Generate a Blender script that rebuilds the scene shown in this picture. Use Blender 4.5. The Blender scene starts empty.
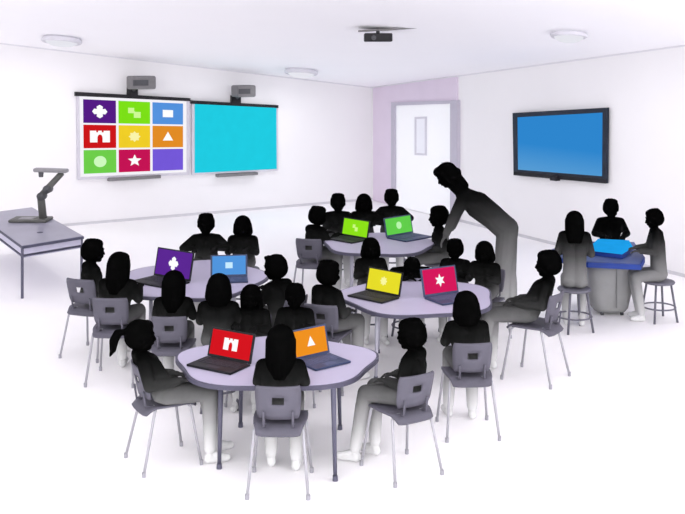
import bpy, bmesh, math, random
from mathutils import Vector, Matrix
from math import sin, cos, pi, radians

random.seed(4)
SC = bpy.context.scene
COL = SC.collection

# ------------------------------------------------------------------ camera
F, CX, HY, H = 1000.0, 342.5, 55.0, 2.92
cd = bpy.data.cameras.new('camera')
cd.sensor_width = 36.0
cd.lens = 36.0 * F / 685.0
cd.shift_y = -(257.0 - HY) / 685.0
cd.clip_end = 200
cam = bpy.data.objects.new('camera', cd)
cam.location = (0, 0, H)
cam.rotation_euler = (pi / 2, 0, 0)
COL.objects.link(cam)
SC.camera = cam

# ------------------------------------------------------------------ world, lights, exposure
wd = bpy.data.worlds.new('world')
SC.world = wd
wd.use_nodes = True
wd.node_tree.nodes['Background'].inputs[0].default_value = (0.99, 0.98, 1.0, 1)
wd.node_tree.nodes['Background'].inputs[1].default_value = 1.32


def area(name, loc, target, sx, sy, power, color=(1, 1, 1)):
    l = bpy.data.lights.new(name, 'AREA')
    l.shape = 'RECTANGLE'
    l.size, l.size_y, l.energy, l.color = sx, sy, power, color
    o = bpy.data.objects.new(name, l)
    o.location = loc
    o.rotation_euler = (Vector(target) - Vector(loc)).to_track_quat('-Z', 'Y').to_euler()
    COL.objects.link(o)
    return o


area('rear_fill_softbox', (-1.5, -1.0, 3.6), (0, 9, 0.5), 8, 2.2, 430)  # added softbox behind the camera, fills the room from the open side
area('side_fill_softbox', (8.0, 1.5, 2.4), (-5.0, 16.0, 1.3), 6, 3.0, 230)  # added fill out of view at right, brightens the left wall

vs = SC.view_settings
vs.view_transform = 'Standard'
vs.look = 'None'
vs.exposure = 0.0
vs.gamma = 1.0
vs.use_curve_mapping = False
try:
    SC.cycles.max_bounces = 10
    SC.cycles.diffuse_bounces = 8
except Exception:
    pass


# ------------------------------------------------------------------ geometry of the view
def ray(px, py):
    return Vector(((px - CX) / F, 1.0, (HY - py) / F))


def on_z(px, py, z):
    d = ray(px, py)
    t = (z - H) / d.z
    return Vector((d.x * t, t, z))


def s2l(c):
    c = c / 255.0
    return c / 12.92 if c <= 0.04045 else ((c + 0.055) / 1.055) ** 2.4


def rgb(r, g, b):
    return (s2l(r), s2l(g), s2l(b), 1.0)


# ------------------------------------------------------------------ materials
def mat(name, color, rough=0.6, spec=0.3, metal=0.0, noise=0.0, nscale=8.0, bump=0.0):
    m = bpy.data.materials.new(name)
    m.use_nodes = True
    nt = m.node_tree
    b = nt.nodes['Principled BSDF']
    b.inputs['Roughness'].default_value = rough
    b.inputs['Specular IOR Level'].default_value = spec
    b.inputs['Metallic'].default_value = metal
    b.inputs['Base Color'].default_value = color
    if noise > 0 or bump > 0:
        tc = nt.nodes.new('ShaderNodeTexCoord')
        n = nt.nodes.new('ShaderNodeTexNoise')
        n.inputs['Scale'].default_value = nscale
        n.inputs['Detail'].default_value = 4
        nt.links.new(tc.outputs['Object'], n.inputs['Vector'])
        if noise > 0:
            r = nt.nodes.new('ShaderNodeValToRGB')
            r.color_ramp.elements[0].position = 0.3
            r.color_ramp.elements[1].position = 0.7
            r.color_ramp.elements[0].color = tuple(c * (1 - noise) for c in color[:3]) + (1,)
            r.color_ramp.elements[1].color = tuple(min(1, c * (1 + noise)) for c in color[:3]) + (1,)
            nt.links.new(n.outputs['Fac'], r.inputs['Fac'])
            nt.links.new(r.outputs['Color'], b.inputs['Base Color'])
        if bump > 0:
            bp = nt.nodes.new('ShaderNodeBump')
            bp.inputs['Strength'].default_value = bump
            bp.inputs['Distance'].default_value = 0.01
            nt.links.new(n.outputs['Fac'], bp.inputs['Height'])
            nt.links.new(bp.outputs['Normal'], b.inputs['Normal'])
    return m


def glow(name, color, strength=1.0, noise=0.04, nscale=6.0):
    """a lit screen"""
    m = bpy.data.materials.new(name)
    m.use_nodes = True
    nt = m.node_tree
    b = nt.nodes['Principled BSDF']
    b.inputs['Base Color'].default_value = (0, 0, 0, 1)
    b.inputs['Roughness'].default_value = 0.6
    b.inputs['Specular IOR Level'].default_value = 0.0
    b.inputs['Emission Strength'].default_value = strength
    tc = nt.nodes.new('ShaderNodeTexCoord')
    n = nt.nodes.new('ShaderNodeTexNoise')
    n.inputs['Scale'].default_value = nscale
    nt.links.new(tc.outputs['Object'], n.inputs['Vector'])
    r = nt.nodes.new('ShaderNodeValToRGB')
    r.color_ramp.elements[0].color = tuple(c * (1 - noise) for c in color[:3]) + (1,)
    r.color_ramp.elements[1].color = tuple(min(1.0, c * (1 + noise)) for c in color[:3]) + (1,)
    nt.links.new(n.outputs['Fac'], r.inputs['Fac'])
    nt.links.new(r.outputs['Color'], b.inputs['Emission Color'])
    return m


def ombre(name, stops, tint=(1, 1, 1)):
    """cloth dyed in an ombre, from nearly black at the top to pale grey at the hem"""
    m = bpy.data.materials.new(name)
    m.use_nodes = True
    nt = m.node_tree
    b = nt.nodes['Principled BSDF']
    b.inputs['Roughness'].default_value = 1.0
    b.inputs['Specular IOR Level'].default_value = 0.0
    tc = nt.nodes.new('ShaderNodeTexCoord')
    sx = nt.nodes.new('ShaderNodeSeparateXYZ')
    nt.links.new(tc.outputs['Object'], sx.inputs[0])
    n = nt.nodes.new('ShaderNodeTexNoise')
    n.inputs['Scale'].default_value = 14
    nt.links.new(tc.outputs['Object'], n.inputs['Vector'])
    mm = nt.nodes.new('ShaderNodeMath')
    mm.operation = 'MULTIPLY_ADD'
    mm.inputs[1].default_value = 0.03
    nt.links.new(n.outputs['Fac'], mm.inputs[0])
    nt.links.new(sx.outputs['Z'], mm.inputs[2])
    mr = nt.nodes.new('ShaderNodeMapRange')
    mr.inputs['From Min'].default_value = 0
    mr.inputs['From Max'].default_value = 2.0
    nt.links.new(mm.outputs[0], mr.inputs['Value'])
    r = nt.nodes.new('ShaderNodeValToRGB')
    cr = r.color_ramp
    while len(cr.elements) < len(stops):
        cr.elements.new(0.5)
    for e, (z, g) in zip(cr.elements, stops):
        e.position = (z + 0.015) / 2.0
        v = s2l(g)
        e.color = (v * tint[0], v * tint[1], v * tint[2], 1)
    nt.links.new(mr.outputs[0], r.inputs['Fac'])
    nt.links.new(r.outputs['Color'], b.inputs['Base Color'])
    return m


M = {}
M['wall'] = mat('white_wall_paint', (0.83, 0.815, 0.83, 1), 0.9, 0.1, noise=0.008, nscale=1.5)
M['ceiling'] = mat('ceiling_paint', (0.97, 0.96, 0.985, 1), 0.95, 0.0, noise=0.008, nscale=1.0)
M['floor'] = mat('pale_floor', (0.92, 0.905, 0.915, 1), 0.75, 0.12, noise=0.012, nscale=0.7)
M['trim'] = mat('baseboard_paint', (0.60, 0.59, 0.62, 1), 0.7, 0.2, noise=0.03)
M['cove'] = mat('cove_paint', (0.72, 0.71, 0.75, 1), 0.8, 0.1, noise=0.02)
M['lavender'] = mat('lavender_corner_shade', (0.70, 0.61, 0.72, 1), 0.85, 0.1, noise=0.02, nscale=3)  # wall shade near the corner, put into the colour
M['doorframe'] = mat('door_frame_paint', (0.50, 0.47, 0.55, 1), 0.7, 0.2, noise=0.02)
M['doorleaf'] = mat('white_door_paint', (0.97, 0.97, 0.98, 1), 0.5, 0.2, noise=0.005)
M['black_plastic'] = mat('black_plastic', rgb(22, 20, 26), 0.5, 0.3, noise=0.1)
M['grey_plastic'] = mat('grey_plastic', rgb(120, 118, 120), 0.6, 0.3, noise=0.08, nscale=20)
M['dark_grey'] = mat('dark_grey_plastic', rgb(78, 78, 82), 0.6, 0.3, noise=0.1)
M['board_frame'] = mat('board_frame_metal', rgb(200, 196, 206), 0.5, 0.4, noise=0.03)
M['board_white'] = glow('lit_white_board', rgb(246, 244, 250), 1.0, 0.01)
M['chair'] = mat('grey_chair_plastic', rgb(88, 86, 97), 0.65, 0.2, noise=0.05, nscale=10)
M['chair_leg'] = mat('chair_leg_steel', rgb(160, 159, 166), 0.45, 0.4, noise=0.03)
M['foot_cap'] = mat('foot_cap_rubber', rgb(150, 149, 156), 0.8, 0.1, noise=0.05)
M['table_top'] = mat('pale_lavender_laminate', rgb(172, 166, 188), 0.5, 0.2, noise=0.015, nscale=5)
M['table_edge'] = mat('slate_edge_band', rgb(78, 76, 92), 0.6, 0.2, noise=0.06)
M['table_leg_dark'] = mat('dark_steel', rgb(84, 83, 100), 0.5, 0.3, noise=0.06)
M['table_leg'] = mat('pale_steel', rgb(178, 176, 190), 0.5, 0.3, noise=0.04)
M['laptop'] = mat('laptop_black', rgb(26, 26, 30), 0.55, 0.2, noise=0.08)
M['laptop_keys'] = mat('laptop_keys', rgb(48, 47, 54), 0.6, 0.2, noise=0.1, nscale=60)
M['laptop_blue'] = mat('laptop_slate_blue', rgb(52, 62, 92), 0.5, 0.3, noise=0.08)
M['laptop_blue_keys'] = mat('laptop_slate_blue_keys', rgb(82, 88, 116), 0.6, 0.2, noise=0.1, nscale=60)
M['white_glow'] = glow('lit_white_symbol', (1, 1, 1, 1), 1.0, 0.0)
M['desk'] = mat('desk_laminate', rgb(146, 144, 160), 0.4, 0.25, noise=0.04, nscale=4)
M['desk_shelf'] = mat('desk_shelf_laminate', rgb(186, 183, 202), 0.5, 0.2, noise=0.03)
M['desk_edge'] = mat('desk_edge', rgb(76, 76, 94), 0.6, 0.2, noise=0.06)
M['doc'] = mat('document_reader_plastic', rgb(92, 92, 90), 0.6, 0.3, noise=0.1)
M['doc_light'] = mat('document_reader_head', rgb(138, 136, 140), 0.6, 0.3, noise=0.08)
M['cabinet'] = mat('cabinet_grey', rgb(150, 150, 150), 0.7, 0.2, noise=0.05)
M['cabinet_line'] = mat('cabinet_line_grey', rgb(124, 124, 126), 0.7, 0.2, noise=0.05)
M['navy'] = mat('navy_laminate', rgb(52, 68, 118), 0.45, 0.3, noise=0.1)
M['royal'] = mat('royal_blue_edge', rgb(24, 52, 128), 0.5, 0.3, noise=0.1)
M['cyan_glow'] = glow('lit_blue_panel', rgb(30, 158, 232), 1.0, 0.12, 9)
M['stool'] = mat('stool_grey', rgb(98, 97, 108), 0.6, 0.3, noise=0.06)
M['lamp_rim'] = mat('lamp_rim', rgb(214, 212, 220), 0.6, 0.2, noise=0.03)
M['lamp_glow'] = glow('lamp_glow', (0.80, 0.80, 0.86, 1), 1.0, 0.01)
M['hair'] = ombre('black_hair', [(0, 6), (1, 6)])
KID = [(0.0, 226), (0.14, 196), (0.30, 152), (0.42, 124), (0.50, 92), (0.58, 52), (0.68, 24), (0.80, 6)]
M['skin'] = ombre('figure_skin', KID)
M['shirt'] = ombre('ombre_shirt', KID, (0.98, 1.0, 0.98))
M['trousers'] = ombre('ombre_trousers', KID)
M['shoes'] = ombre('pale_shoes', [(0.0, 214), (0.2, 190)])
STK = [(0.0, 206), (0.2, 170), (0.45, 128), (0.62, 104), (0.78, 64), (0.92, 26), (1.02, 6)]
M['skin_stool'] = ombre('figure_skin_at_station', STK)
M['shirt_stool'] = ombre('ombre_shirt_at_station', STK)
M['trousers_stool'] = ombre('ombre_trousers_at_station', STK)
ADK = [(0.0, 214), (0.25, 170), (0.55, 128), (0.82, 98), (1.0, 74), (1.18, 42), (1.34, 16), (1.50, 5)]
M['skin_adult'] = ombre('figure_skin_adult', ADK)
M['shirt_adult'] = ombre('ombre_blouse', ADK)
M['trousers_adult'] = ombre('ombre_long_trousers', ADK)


# ------------------------------------------------------------------ object helpers
def link_mesh(name, me, material=None, parent=None, smooth=False):
    o = bpy.data.objects.new(name, me)
    if material is not None and not me.materials:
        me.materials.append(material)
    if smooth:
        for p in me.polygons:
            p.use_smooth = True
    COL.objects.link(o)
    if parent is not None:
        o.parent = parent
    return o


def obj(name, bm, material, parent=None, smooth=False):
    bmesh.ops.recalc_face_normals(bm, faces=bm.faces)
    me = bpy.data.meshes.new(name)
    bm.to_mesh(me)
    bm.free()
    return link_mesh(name, me, material, parent, smooth)


def thing(name, label, cat, loc=(0, 0, 0), rz=0.0, scale=1.0, group=None):
    o = bpy.data.objects.new(name, None)
    o.empty_display_size = 0.1
    o.location = loc
    o.rotation_euler = (0, 0, rz)
    o.scale = (scale, scale, scale)
    COL.objects.link(o)
    o['label'] = label
    o['category'] = cat
    if group:
        o['group'] = group
    return o


def tag(o, label, cat, group=None):
    o['label'] = label
    o['category'] = cat
    if group:
        o['group'] = group
    return o


def struct(o):
    o['kind'] = 'structure'
    return o


def copy_tree(o, parent=None):
    c = o.copy()
    COL.objects.link(c)
    c.parent = parent
    for ch in list(o.children):
        copy_tree(ch, c)
    return c


def box(bm, c, s, rot=None, bev=0.0):
    mt = Matrix.Translation(Vector(c))
    if rot is not None:
        mt = mt @ rot.to_4x4()
    mt = mt @ Matrix.Diagonal((s[0], s[1], s[2], 1))
    r = bmesh.ops.create_cube(bm, size=1, matrix=mt)
    if bev > 0:
        es = set()
        for v in r['verts']:
            for e in v.link_edges:
                es.add(e)
        bmesh.ops.bevel(bm, geom=list(es), offset=bev, segments=2, profile=0.5, affect='EDGES')


def prism(bm, pts, depth):
    """pts: ring of 3D points; depth: Vector of extrusion"""
    a = [bm.verts.new(p) for p in pts]
    b = [bm.verts.new(Vector(p) + depth) for p in pts]
    n = len(pts)
    bm.faces.new(a)
    bm.faces.new(list(reversed(b)))
    for i in range(n):
        bm.faces.new((a[i], b[i], b[(i + 1) % n], a[(i + 1) % n]))


def frame_axes(d):
    d = d.normalized()
    u = Vector((0, 0, 1)) if abs(d.z) < 0.9 else Vector((1, 0, 0))
    x = d.cross(u).normalized()
    y = d.cross(x).normalized()
    return x, y


def tube(bm, pts, radii, seg=10):
    pts = [Vector(p) for p in pts]
    if not isinstance(radii, (list, tuple)):
        radii = [radii] * len(pts)
    rings = []
    x = None
    for i, p in enumerate(pts):
        d = (pts[min(i + 1, len(pts) - 1)] - pts[max(i - 1, 0)]).normalized()
        if x is None:
            x, y = frame_axes(d)
        else:
            x = (x - d * x.dot(d)).normalized()
            y = d.cross(x).normalized()
        rings.append([bm.verts.new(p + (x * cos(2 * pi * k / seg) + y * sin(2 * pi * k / seg)) * radii[i]) for k in range(seg)])
    for a, b in zip(rings, rings[1:]):
        for k in range(seg):
            bm.faces.new((a[k], a[(k + 1) % seg], b[(k + 1) % seg], b[k]))
    bm.faces.new(list(reversed(rings[0])))
    bm.faces.new(rings[-1])


def torus_ring(bm, c, R, r, n=32, m=8, normal=Vector((0, 0, 1))):
    x, y = frame_axes(normal)
    nn = normal.normalized()
    c = Vector(c)
    rings = []
    for i in range(n):
        a = 2 * pi * i / n
        d = x * cos(a) + y * sin(a)
        rings.append([bm.verts.new(c + d * (R + r * cos(2 * pi * k / m)) + nn * (r * sin(2 * pi * k / m))) for k in range(m)])
    for i in range(n):
        a, b = rings[i], rings[(i + 1) % n]
        for k in range(m):
            bm.faces.new((a[k], a[(k + 1) % m], b[(k + 1) % m], b[k]))


def capsule(bm, a, b, ra, rb, seg=14):
    """tapered round-ended limb"""
    a, b = Vector(a), Vector(b)
    d = b - a
    if d.length < 1e-5:
        d = Vector((0, 0, 1e-4))
        b = a + d
    x, y = frame_axes(d)
    n = d.normalized()
    prof = [(a, -n, ra, t) for t in (80, 55, 30, 5)] + [(b, n, rb, t) for t in (5, 30, 55, 80)]
    rings = []
    for c, nn, r, t in prof:
        t = radians(t)
        cc = c + nn * (r * sin(t))
        rr = r * cos(t)
        rings.append([bm.verts.new(cc + (x * cos(2 * pi * k / seg) + y * sin(2 * pi * k / seg)) * rr) for k in range(seg)])
    for p, q in zip(rings, rings[1:]):
        for k in range(seg):
            bm.faces.new((p[k], p[(k + 1) % seg], q[(k + 1) % seg], q[k]))
    bm.faces.new(list(reversed(rings[0])))
    bm.faces.new(rings[-1])


def ellip(bm, c, r, rot=None):
    mt = Matrix.Translation(Vector(c))
    if rot is not None:
        mt = mt @ rot.to_4x4()
    mt = mt @ Matrix.Diagonal((r[0], r[1], r[2], 1))
    bmesh.ops.create_uvsphere(bm, u_segments=24, v_segments=16, radius=1, matrix=mt)


def skin_over(bm, voxel, smooth_it=4):
    """one continuous surface over the overlapping volumes"""
    bmesh.ops.recalc_face_normals(bm, faces=bm.faces)
    me = bpy.data.meshes.new('tmp')
    bm.to_mesh(me)
    bm.free()
    o = bpy.data.objects.new('tmp', me)
    COL.objects.link(o)
    r = o.modifiers.new('r', 'REMESH')
    r.mode = 'VOXEL'
    r.voxel_size = voxel
    r.use_smooth_shade = True
    s = o.modifiers.new('s', 'SMOOTH')
    s.factor = 0.5
    s.iterations = smooth_it
    dg = bpy.context.evaluated_depsgraph_get()
    out = bpy.data.meshes.new_from_object(o.evaluated_get(dg), depsgraph=dg)
    bpy.data.objects.remove(o)
    for p in out.polygons:
        p.use_smooth = True
    return out


# ------------------------------------------------------------------ the room
corner = on_z(372, 200, 0)
lfar = on_z(0, 231.8, 0)
rfar = on_z(685, 277.3, 0)


def zat(base, py):
    return H - (py - HY) / F * base.y


c_top = Vector((corner.x, corner.y, zat(corner, 87.2)))
l_top = Vector((lfar.x, lfar.y, zat(lfar, 43)))
r_top = Vector((rfar.x, rfar.y, zat(rfar, 45)))
cn = (l_top - c_top).cross(r_top - c_top).normalized()
if cn.z < 0:
    cn = -cn


def ceil_z(x, y):
    return c_top.z - (cn.x * (x - c_top.x) + cn.y * (y - c_top.y)) / cn.z


def on_ceiling(px, py):
    d = ray(px, py)
    o = Vector((0, 0, H))
    t = (c_top - o).dot(cn) / d.dot(cn)
    return o + d * t


ldir = (lfar - corner).normalized()
rdir = (rfar - corner).normalized()
ln = Vector((-ldir.y, ldir.x, 0))        # into the room
if ln.dot(Vector((0, 0, 0)) - corner) < 0:
    ln = -ln
rn = Vector((-rdir.y, rdir.x, 0))
if rn.dot(Vector((0, 0, 0)) - corner) < 0:
    rn = -rn
L_END = corner + ldir * 11.0
R_END = corner + rdir * 19.0
room = [corner - (ldir + rdir) * 0.05, L_END, Vector((L_END.x, -2.5, 0)), Vector((R_END.x, -2.5, 0)), R_END]

bm = bmesh.new()
prism(bm, [Vector((p.x, p.y, 0)) for p in room], Vector((0, 0, -0.12)))
struct(obj('floor', bm, M['floor']))
bm = bmesh.new()
prism(bm, [Vector((p.x, p.y, ceil_z(p.x, p.y))) for p in room], Vector((0, 0, 0.15)))
struct(obj('ceiling', bm, M['ceiling']))


def wall_mesh(a, b, n):
    bm = bmesh.new()
    pts = [Vector((a.x, a.y, 0)), Vector((b.x, b.y, 0)), Vector((b.x, b.y, ceil_z(b.x, b.y) + 0.05)), Vector((a.x, a.y, ceil_z(a.x, a.y) + 0.05))]
    prism(bm, pts, -n * 0.15)
    return bm


struct(obj('wall_left', wall_mesh(corner, L_END, ln), M['wall']))
struct(obj('wall_right', wall_mesh(corner, R_END, rn), M['wall']))


class Wall:
    def __init__(s, d, n):
        s.d, s.n = d, n

    def at(s, px, py, off=0.0):
        r = ray(px, py)
        o = Vector((0, 0, H))
        t = ((corner + s.n * off) - o).dot(s.n) / r.dot(s.n)
        return o + r * t

    def quad(s, bm, pts, n0, n1):
        """photo corners of a panel fixed to the wall, standing n0..n1 off it"""
        P = [s.at(x, y, n1) for x, y in pts]
        prism(bm, P, -s.n * (n1 - n0))


WL, WR = Wall(ldir, ln), Wall(rdir, rn)

def skirting(a, b, n, name):
    bm = bmesh.new()
    prism(bm, [a, b, b + Vector((0, 0, 0.045)), a + Vector((0, 0, 0.045))], n * 0.012)
    struct(obj(name, bm, M['trim']))


skirting(corner, L_END, ln, 'baseboard_left')
door_r = WR.at(458, 150)
door_r = Vector((door_r.x, door_r.y, 0))
skirting(door_r, R_END, rn, 'baseboard_right')

# thin cove line where the walls meet the ceiling
for a, b, n, nm in ((corner, L_END, ln, 'trim_1'), (corner, R_END, rn, 'trim_2')):
    bm = bmesh.new()
    za, zb = ceil_z(a.x, a.y), ceil_z(b.x, b.y)
    A, B = Vector((a.x, a.y, za)), Vector((b.x, b.y, zb))
    prism(bm, [A, B, B - Vector((0, 0, 0.02)), A - Vector((0, 0, 0.02))], n * 0.02)
    struct(obj(nm, bm, M['cove']))

# lavender panel added as painted corner shade round the door; door frame, leaf
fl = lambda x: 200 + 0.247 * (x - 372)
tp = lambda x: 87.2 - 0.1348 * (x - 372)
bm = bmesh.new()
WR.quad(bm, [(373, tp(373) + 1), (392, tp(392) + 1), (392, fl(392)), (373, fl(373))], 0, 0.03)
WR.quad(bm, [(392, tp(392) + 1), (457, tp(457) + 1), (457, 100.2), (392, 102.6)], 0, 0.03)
struct(obj('corner_shade_panel', bm, M['lavender']))
bm = bmesh.new()
WR.quad(bm, [(391, 102.5), (395, 102.5), (395, fl(395)), (391, fl(391))], 0, 0.07)
WR.quad(bm, [(450, 100.4), (457, 100.2), (457, fl(457)), (450, fl(450))], 0, 0.07)
WR.quad(bm, [(395, 102.4), (450, 100.4), (450, 103.6), (395, 105.6)], 0, 0.07)
struct(obj('trim_4', bm, M['doorframe']))
bm = bmesh.new()
WR.quad(bm, [(395, 105.6), (450, 103.6), (450, fl(450)), (395, fl(395))], 0, 0.04)
dr = struct(obj('door_1', bm, M['doorleaf']))
bm = bmesh.new()
WR.quad(bm, [(414.5, 117), (426.5, 116.5), (426.5, 155.5), (414.5, 155)], 0.035, 0.052)
wf = obj('window_frame', bm, mat('door_window_rim', rgb(208, 205, 214), 0.6, 0.2, noise=0.02), dr)
bm = bmesh.new()
WR.quad(bm, [(416.5, 119), (424.5, 118.6), (424.5, 153.5), (416.5, 153)], 0.05, 0.055)
obj('pane', bm, mat('frosted_pane', rgb(238, 238, 244), 0.3, 0.4, noise=0.01), wf)
bm = bmesh.new()
hp = WR.at(444.5, 163, 0.075)
tube(bm, [hp - rn * 0.035, hp, hp - rdir * 0.09], 0.011, 8)
obj('handle', bm, M['trim'], dr)

# ------------------------------------------------------------------ ceiling lights
LIGHTS = [(62, 37.5, 19.5, 'round flush ceiling light above the nine-square board, at far left'),
          (301.5, 69.5, 16.5, 'small round ceiling light nearest the room corner, above the cyan board'),
          (569, 31.5, 18.0, 'round ceiling light above the wall-mounted television')]
for px, py, rp, lab in LIGHTS:
    p = on_ceiling(px, py)
    R = rp * p.y / F
    t = thing('ceiling_light', lab, 'ceiling light', p, group='round ceiling lights')
    bm = bmesh.new()
    torus_ring(bm, -cn * 0.05, R * 0.9, R * 0.13, 40, 10, cn)
    obj('rim', bm, M['lamp_rim'], t, True)
    bm = bmesh.new()
    x, y = frame_axes(cn)
    for q0, q1, z0, z1 in ((0.84, 0.78, 0.03, 0.09), (0.78, 0.55, 0.09, 0.125), (0.55, 0.25, 0.125, 0.14)):
        ra = [(x * cos(2 * pi * k / 40) + y * sin(2 * pi * k / 40)) for k in range(40)]
        va = [bm.verts.new(v * R * q0 - cn * z0) for v in ra]
        vb = [bm.verts.new(v * R * q1 - cn * z1) for v in ra]
        for k in range(40):
            bm.faces.new((va[k], va[(k + 1) % 40], vb[(k + 1) % 40], vb[k]))
    bm.faces.new(vb)
    bmesh.ops.remove_doubles(bm, verts=bm.verts, dist=0.0005)
    obj('diffuser', bm, M['lamp_glow'], t, True)
    ll = bpy.data.lights.new('ceiling_lamp', 'AREA')
    ll.shape = 'DISK'
    ll.size = R * 1.4
    ll.energy = 17
    lo = bpy.data.objects.new('ceiling_lamp', ll)
    lo.location = p - cn * 0.16
    lo.rotation_euler = (-cn).to_track_quat('-Z', 'Y').to_euler()
    COL.objects.link(lo)

# ceiling projector on a plate
p = on_ceiling(378, 28)
t = thing('ceiling_projector', 'black projector hanging from a grey plate in the middle of the ceiling', 'projector', p)
bm = bmesh.new()
k = p.y / F
box(bm, (0.12, 0, -0.02), (58 * k, 0.25, 0.022), Matrix.Rotation(math.atan2(-cn.x, cn.z), 3, 'Y'), 0.005)
obj('mounting_plate', bm, M['grey_plastic'], t)
bm = bmesh.new()
tube(bm, [(0, 0, -0.02), (0, 0, -0.09)], 0.025)
obj('pole', bm, M['dark_grey'], t)
bm = bmesh.new()
box(bm, (0, 0, -0.125), (28 * k, 0.30, 0.11), None, 0.015)
body = obj('housing', bm, M['black_plastic'], t)
bm = bmesh.new()
tube(bm, [(-0.06, -0.14, -0.13), (-0.06, -0.175, -0.13)], [0.032, 0.028], 16)
obj('lens', bm, M['dark_grey'], body)

# ------------------------------------------------------------------ symbols in a unit square (x right, y up, -1..1)
def sym_plus():
    out = []
    for s in range(4):
        a = s * pi / 2
        pts = [(-0.2, 0.1), (-0.24, 0.42), (0, 0.58), (0.24, 0.42), (0.2, 0.1)]
        out.append([(x * cos(a) - y * sin(a), x * sin(a) + y * cos(a)) for x, y in pts])
    out.append([(-0.22, -0.22), (0.22, -0.22), (0.22, 0.22), (-0.22, 0.22)])
    return out


def sym_circle(r=0.48):
    return [[(r * cos(2 * pi * k / 28), r * sin(2 * pi * k / 28)) for k in range(28)]]


def sym_star(n, r0=0.56, r1=0.25, rot=pi / 2):
    c = [(0, 0)]
    ring = [((r0 if k % 2 == 0 else r1) * cos(rot + pi * k / n), (r0 if k % 2 == 0 else r1) * sin(rot + pi * k / n)) for k in range(2 * n)]
    return [ring]


def sym_square(s=0.42):
    return [[(-s, -s * 0.8), (s, -s * 0.8), (s, s * 0.8), (-s, s * 0.8)]]


def sym_tri():
    return [[(-0.42, -0.36), (0.42, -0.36), (0, 0.46)]]


def sym_arch():
    w = 0.76
    arch = [(0.2 * cos(a), -0.12 + 0.3 * sin(a)) for a in [k * pi / 8 for k in range(9)]]   # right to left
    pts = [(-w, -0.5), (-w, 0.5), (-0.28, 0.5), (-0.28, 0.36), (-0.14, 0.36), (-0.14, 0.5), (0.14, 0.5), (0.14, 0.36), (0.28, 0.36), (0.28, 0.5), (w, 0.5), (w, -0.5), (0.2, -0.5)] + arch + [(-0.2, -0.5)]
    return [pts]


def sym_two():
    def sq(cx, cy, s):
        return [(cx - s, cy - s), (cx + s, cy - s), (cx + s, cy + s), (cx - s, cy + s)]
    return [sq(-0.26, 0.18, 0.24), sq(0.22, -0.2, 0.27), [(-0.06, 0.05), (0.02, -0.06), (0.1, 0.02), (0.02, 0.13)]]


SYM = dict(plus=sym_plus, circle=sym_circle, star=lambda: sym_star(5), star6=lambda: sym_star(6, 0.56, 0.27), burst=lambda: sym_star(8, 0.48, 0.34),
           square=sym_square, tri=sym_tri, arch=sym_arch, two=sym_two)
HUE = dict(purple=(84, 28, 132), lime=(124, 224, 24), blue=(84, 146, 222), red=(204, 22, 26), yellow=(240, 206, 40), orange=(226, 140, 38),
           green=(110, 206, 74), magenta=(196, 20, 84), indigo=(116, 88, 216), cyan=(32, 204, 226), tv=(46, 134, 204))
for k_, v_ in HUE.items():
    M['s_' + k_] = glow('lit_' + k_, rgb(*v_), 1.0, 0.05)

# ------------------------------------------------------------------ the two boards
def bil(Q, u, v):
    """Q = TL,TR,BR,BL in 3D; u right, v down"""
    top = Q[0].lerp(Q[1], u)
    bot = Q[3].lerp(Q[2], u)
    return top.lerp(bot, v)


def board_body(name, label, cat, outer):
    base = WL.at(*outer[3])
    t = thing(name, label, cat, Vector((base.x, base.y, base.z)), group='interactive boards on the left wall')
    return t, t.location.copy()


def wquad(W, pts, n0, n1, off):
    bm = bmesh.new()
    W.quad(bm, pts, n0, n1)
    bmesh.ops.translate(bm, verts=bm.verts, vec=-off)
    return bm


o1 = [(76.5, 92.5), (190, 98.8), (189.5, 174.8), (77.5, 180)]
t1, of1 = board_body('interactive_whiteboard', 'interactive whiteboard showing nine coloured squares with white symbols', 'whiteboard', o1)
obj('frame', wquad(WL, o1, 0, 0.05, of1), M['board_frame'], t1)
obj('screen', wquad(WL, [(79.5, 96), (186.5, 101.4), (186.5, 172.2), (80.5, 177)], 0.05, 0.056, of1), M['board_white'], t1)
obj('top_bar', wquad(WL, [(75.5, 91.8), (190.5, 98.2), (190.5, 101.2), (75.5, 96)], 0.0, 0.075, of1), M['black_plastic'], t1)
Q = [WL.at(x, y, 0.06) - of1 for x, y in [(81.8, 98.2), (184.2, 102.8), (184.2, 170.5), (82.6, 174.8)]]
tiles = ['purple plus', 'lime two', 'blue square', 'red arch', 'yellow burst', 'orange tri', 'green circle', 'magenta star', 'indigo none']
for i, spec in enumerate(tiles):
    hue, sy = spec.split()
    r, c = divmod(i, 3)
    g = 0.012
    u0, u1, v0, v1 = c / 3 + g, (c + 1) / 3 - g, r / 3 + g, (r + 1) / 3 - g
    bm = bmesh.new()
    prism(bm, [bil(Q, u0, v0), bil(Q, u1, v0), bil(Q, u1, v1), bil(Q, u0, v1)], -ln * 0.004)
    to = obj('tile', bm, M['s_' + hue], t1)
    to['label'] = hue + ' square on the board'
    if sy != 'none':
        bm = bmesh.new()
        for poly in SYM[sy]():
            prism(bm, [bil(Q, (u0 + u1) / 2 + x * (u1 - u0) * 0.5 * 0.8, (v0 + v1) / 2 - y * (v1 - v0) / 2) + ln * 0.004 for x, y in poly], -ln * 0.003)
        obj('symbol', bm, M['white_glow'] if sy not in ('burst', 'two', 'circle') else glow('lit_soft_white', {'burst': rgb(250, 244, 170), 'two': rgb(206, 250, 150), 'circle': rgb(206, 250, 190)}[sy], 1, 0), to)
bm = wquad(WL, [(109, 178.2), (161, 175.2), (161, 178.2), (109, 181.4)], 0.0, 0.12, of1)
obj('pen_tray', bm, M['grey_plastic'], t1)

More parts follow.
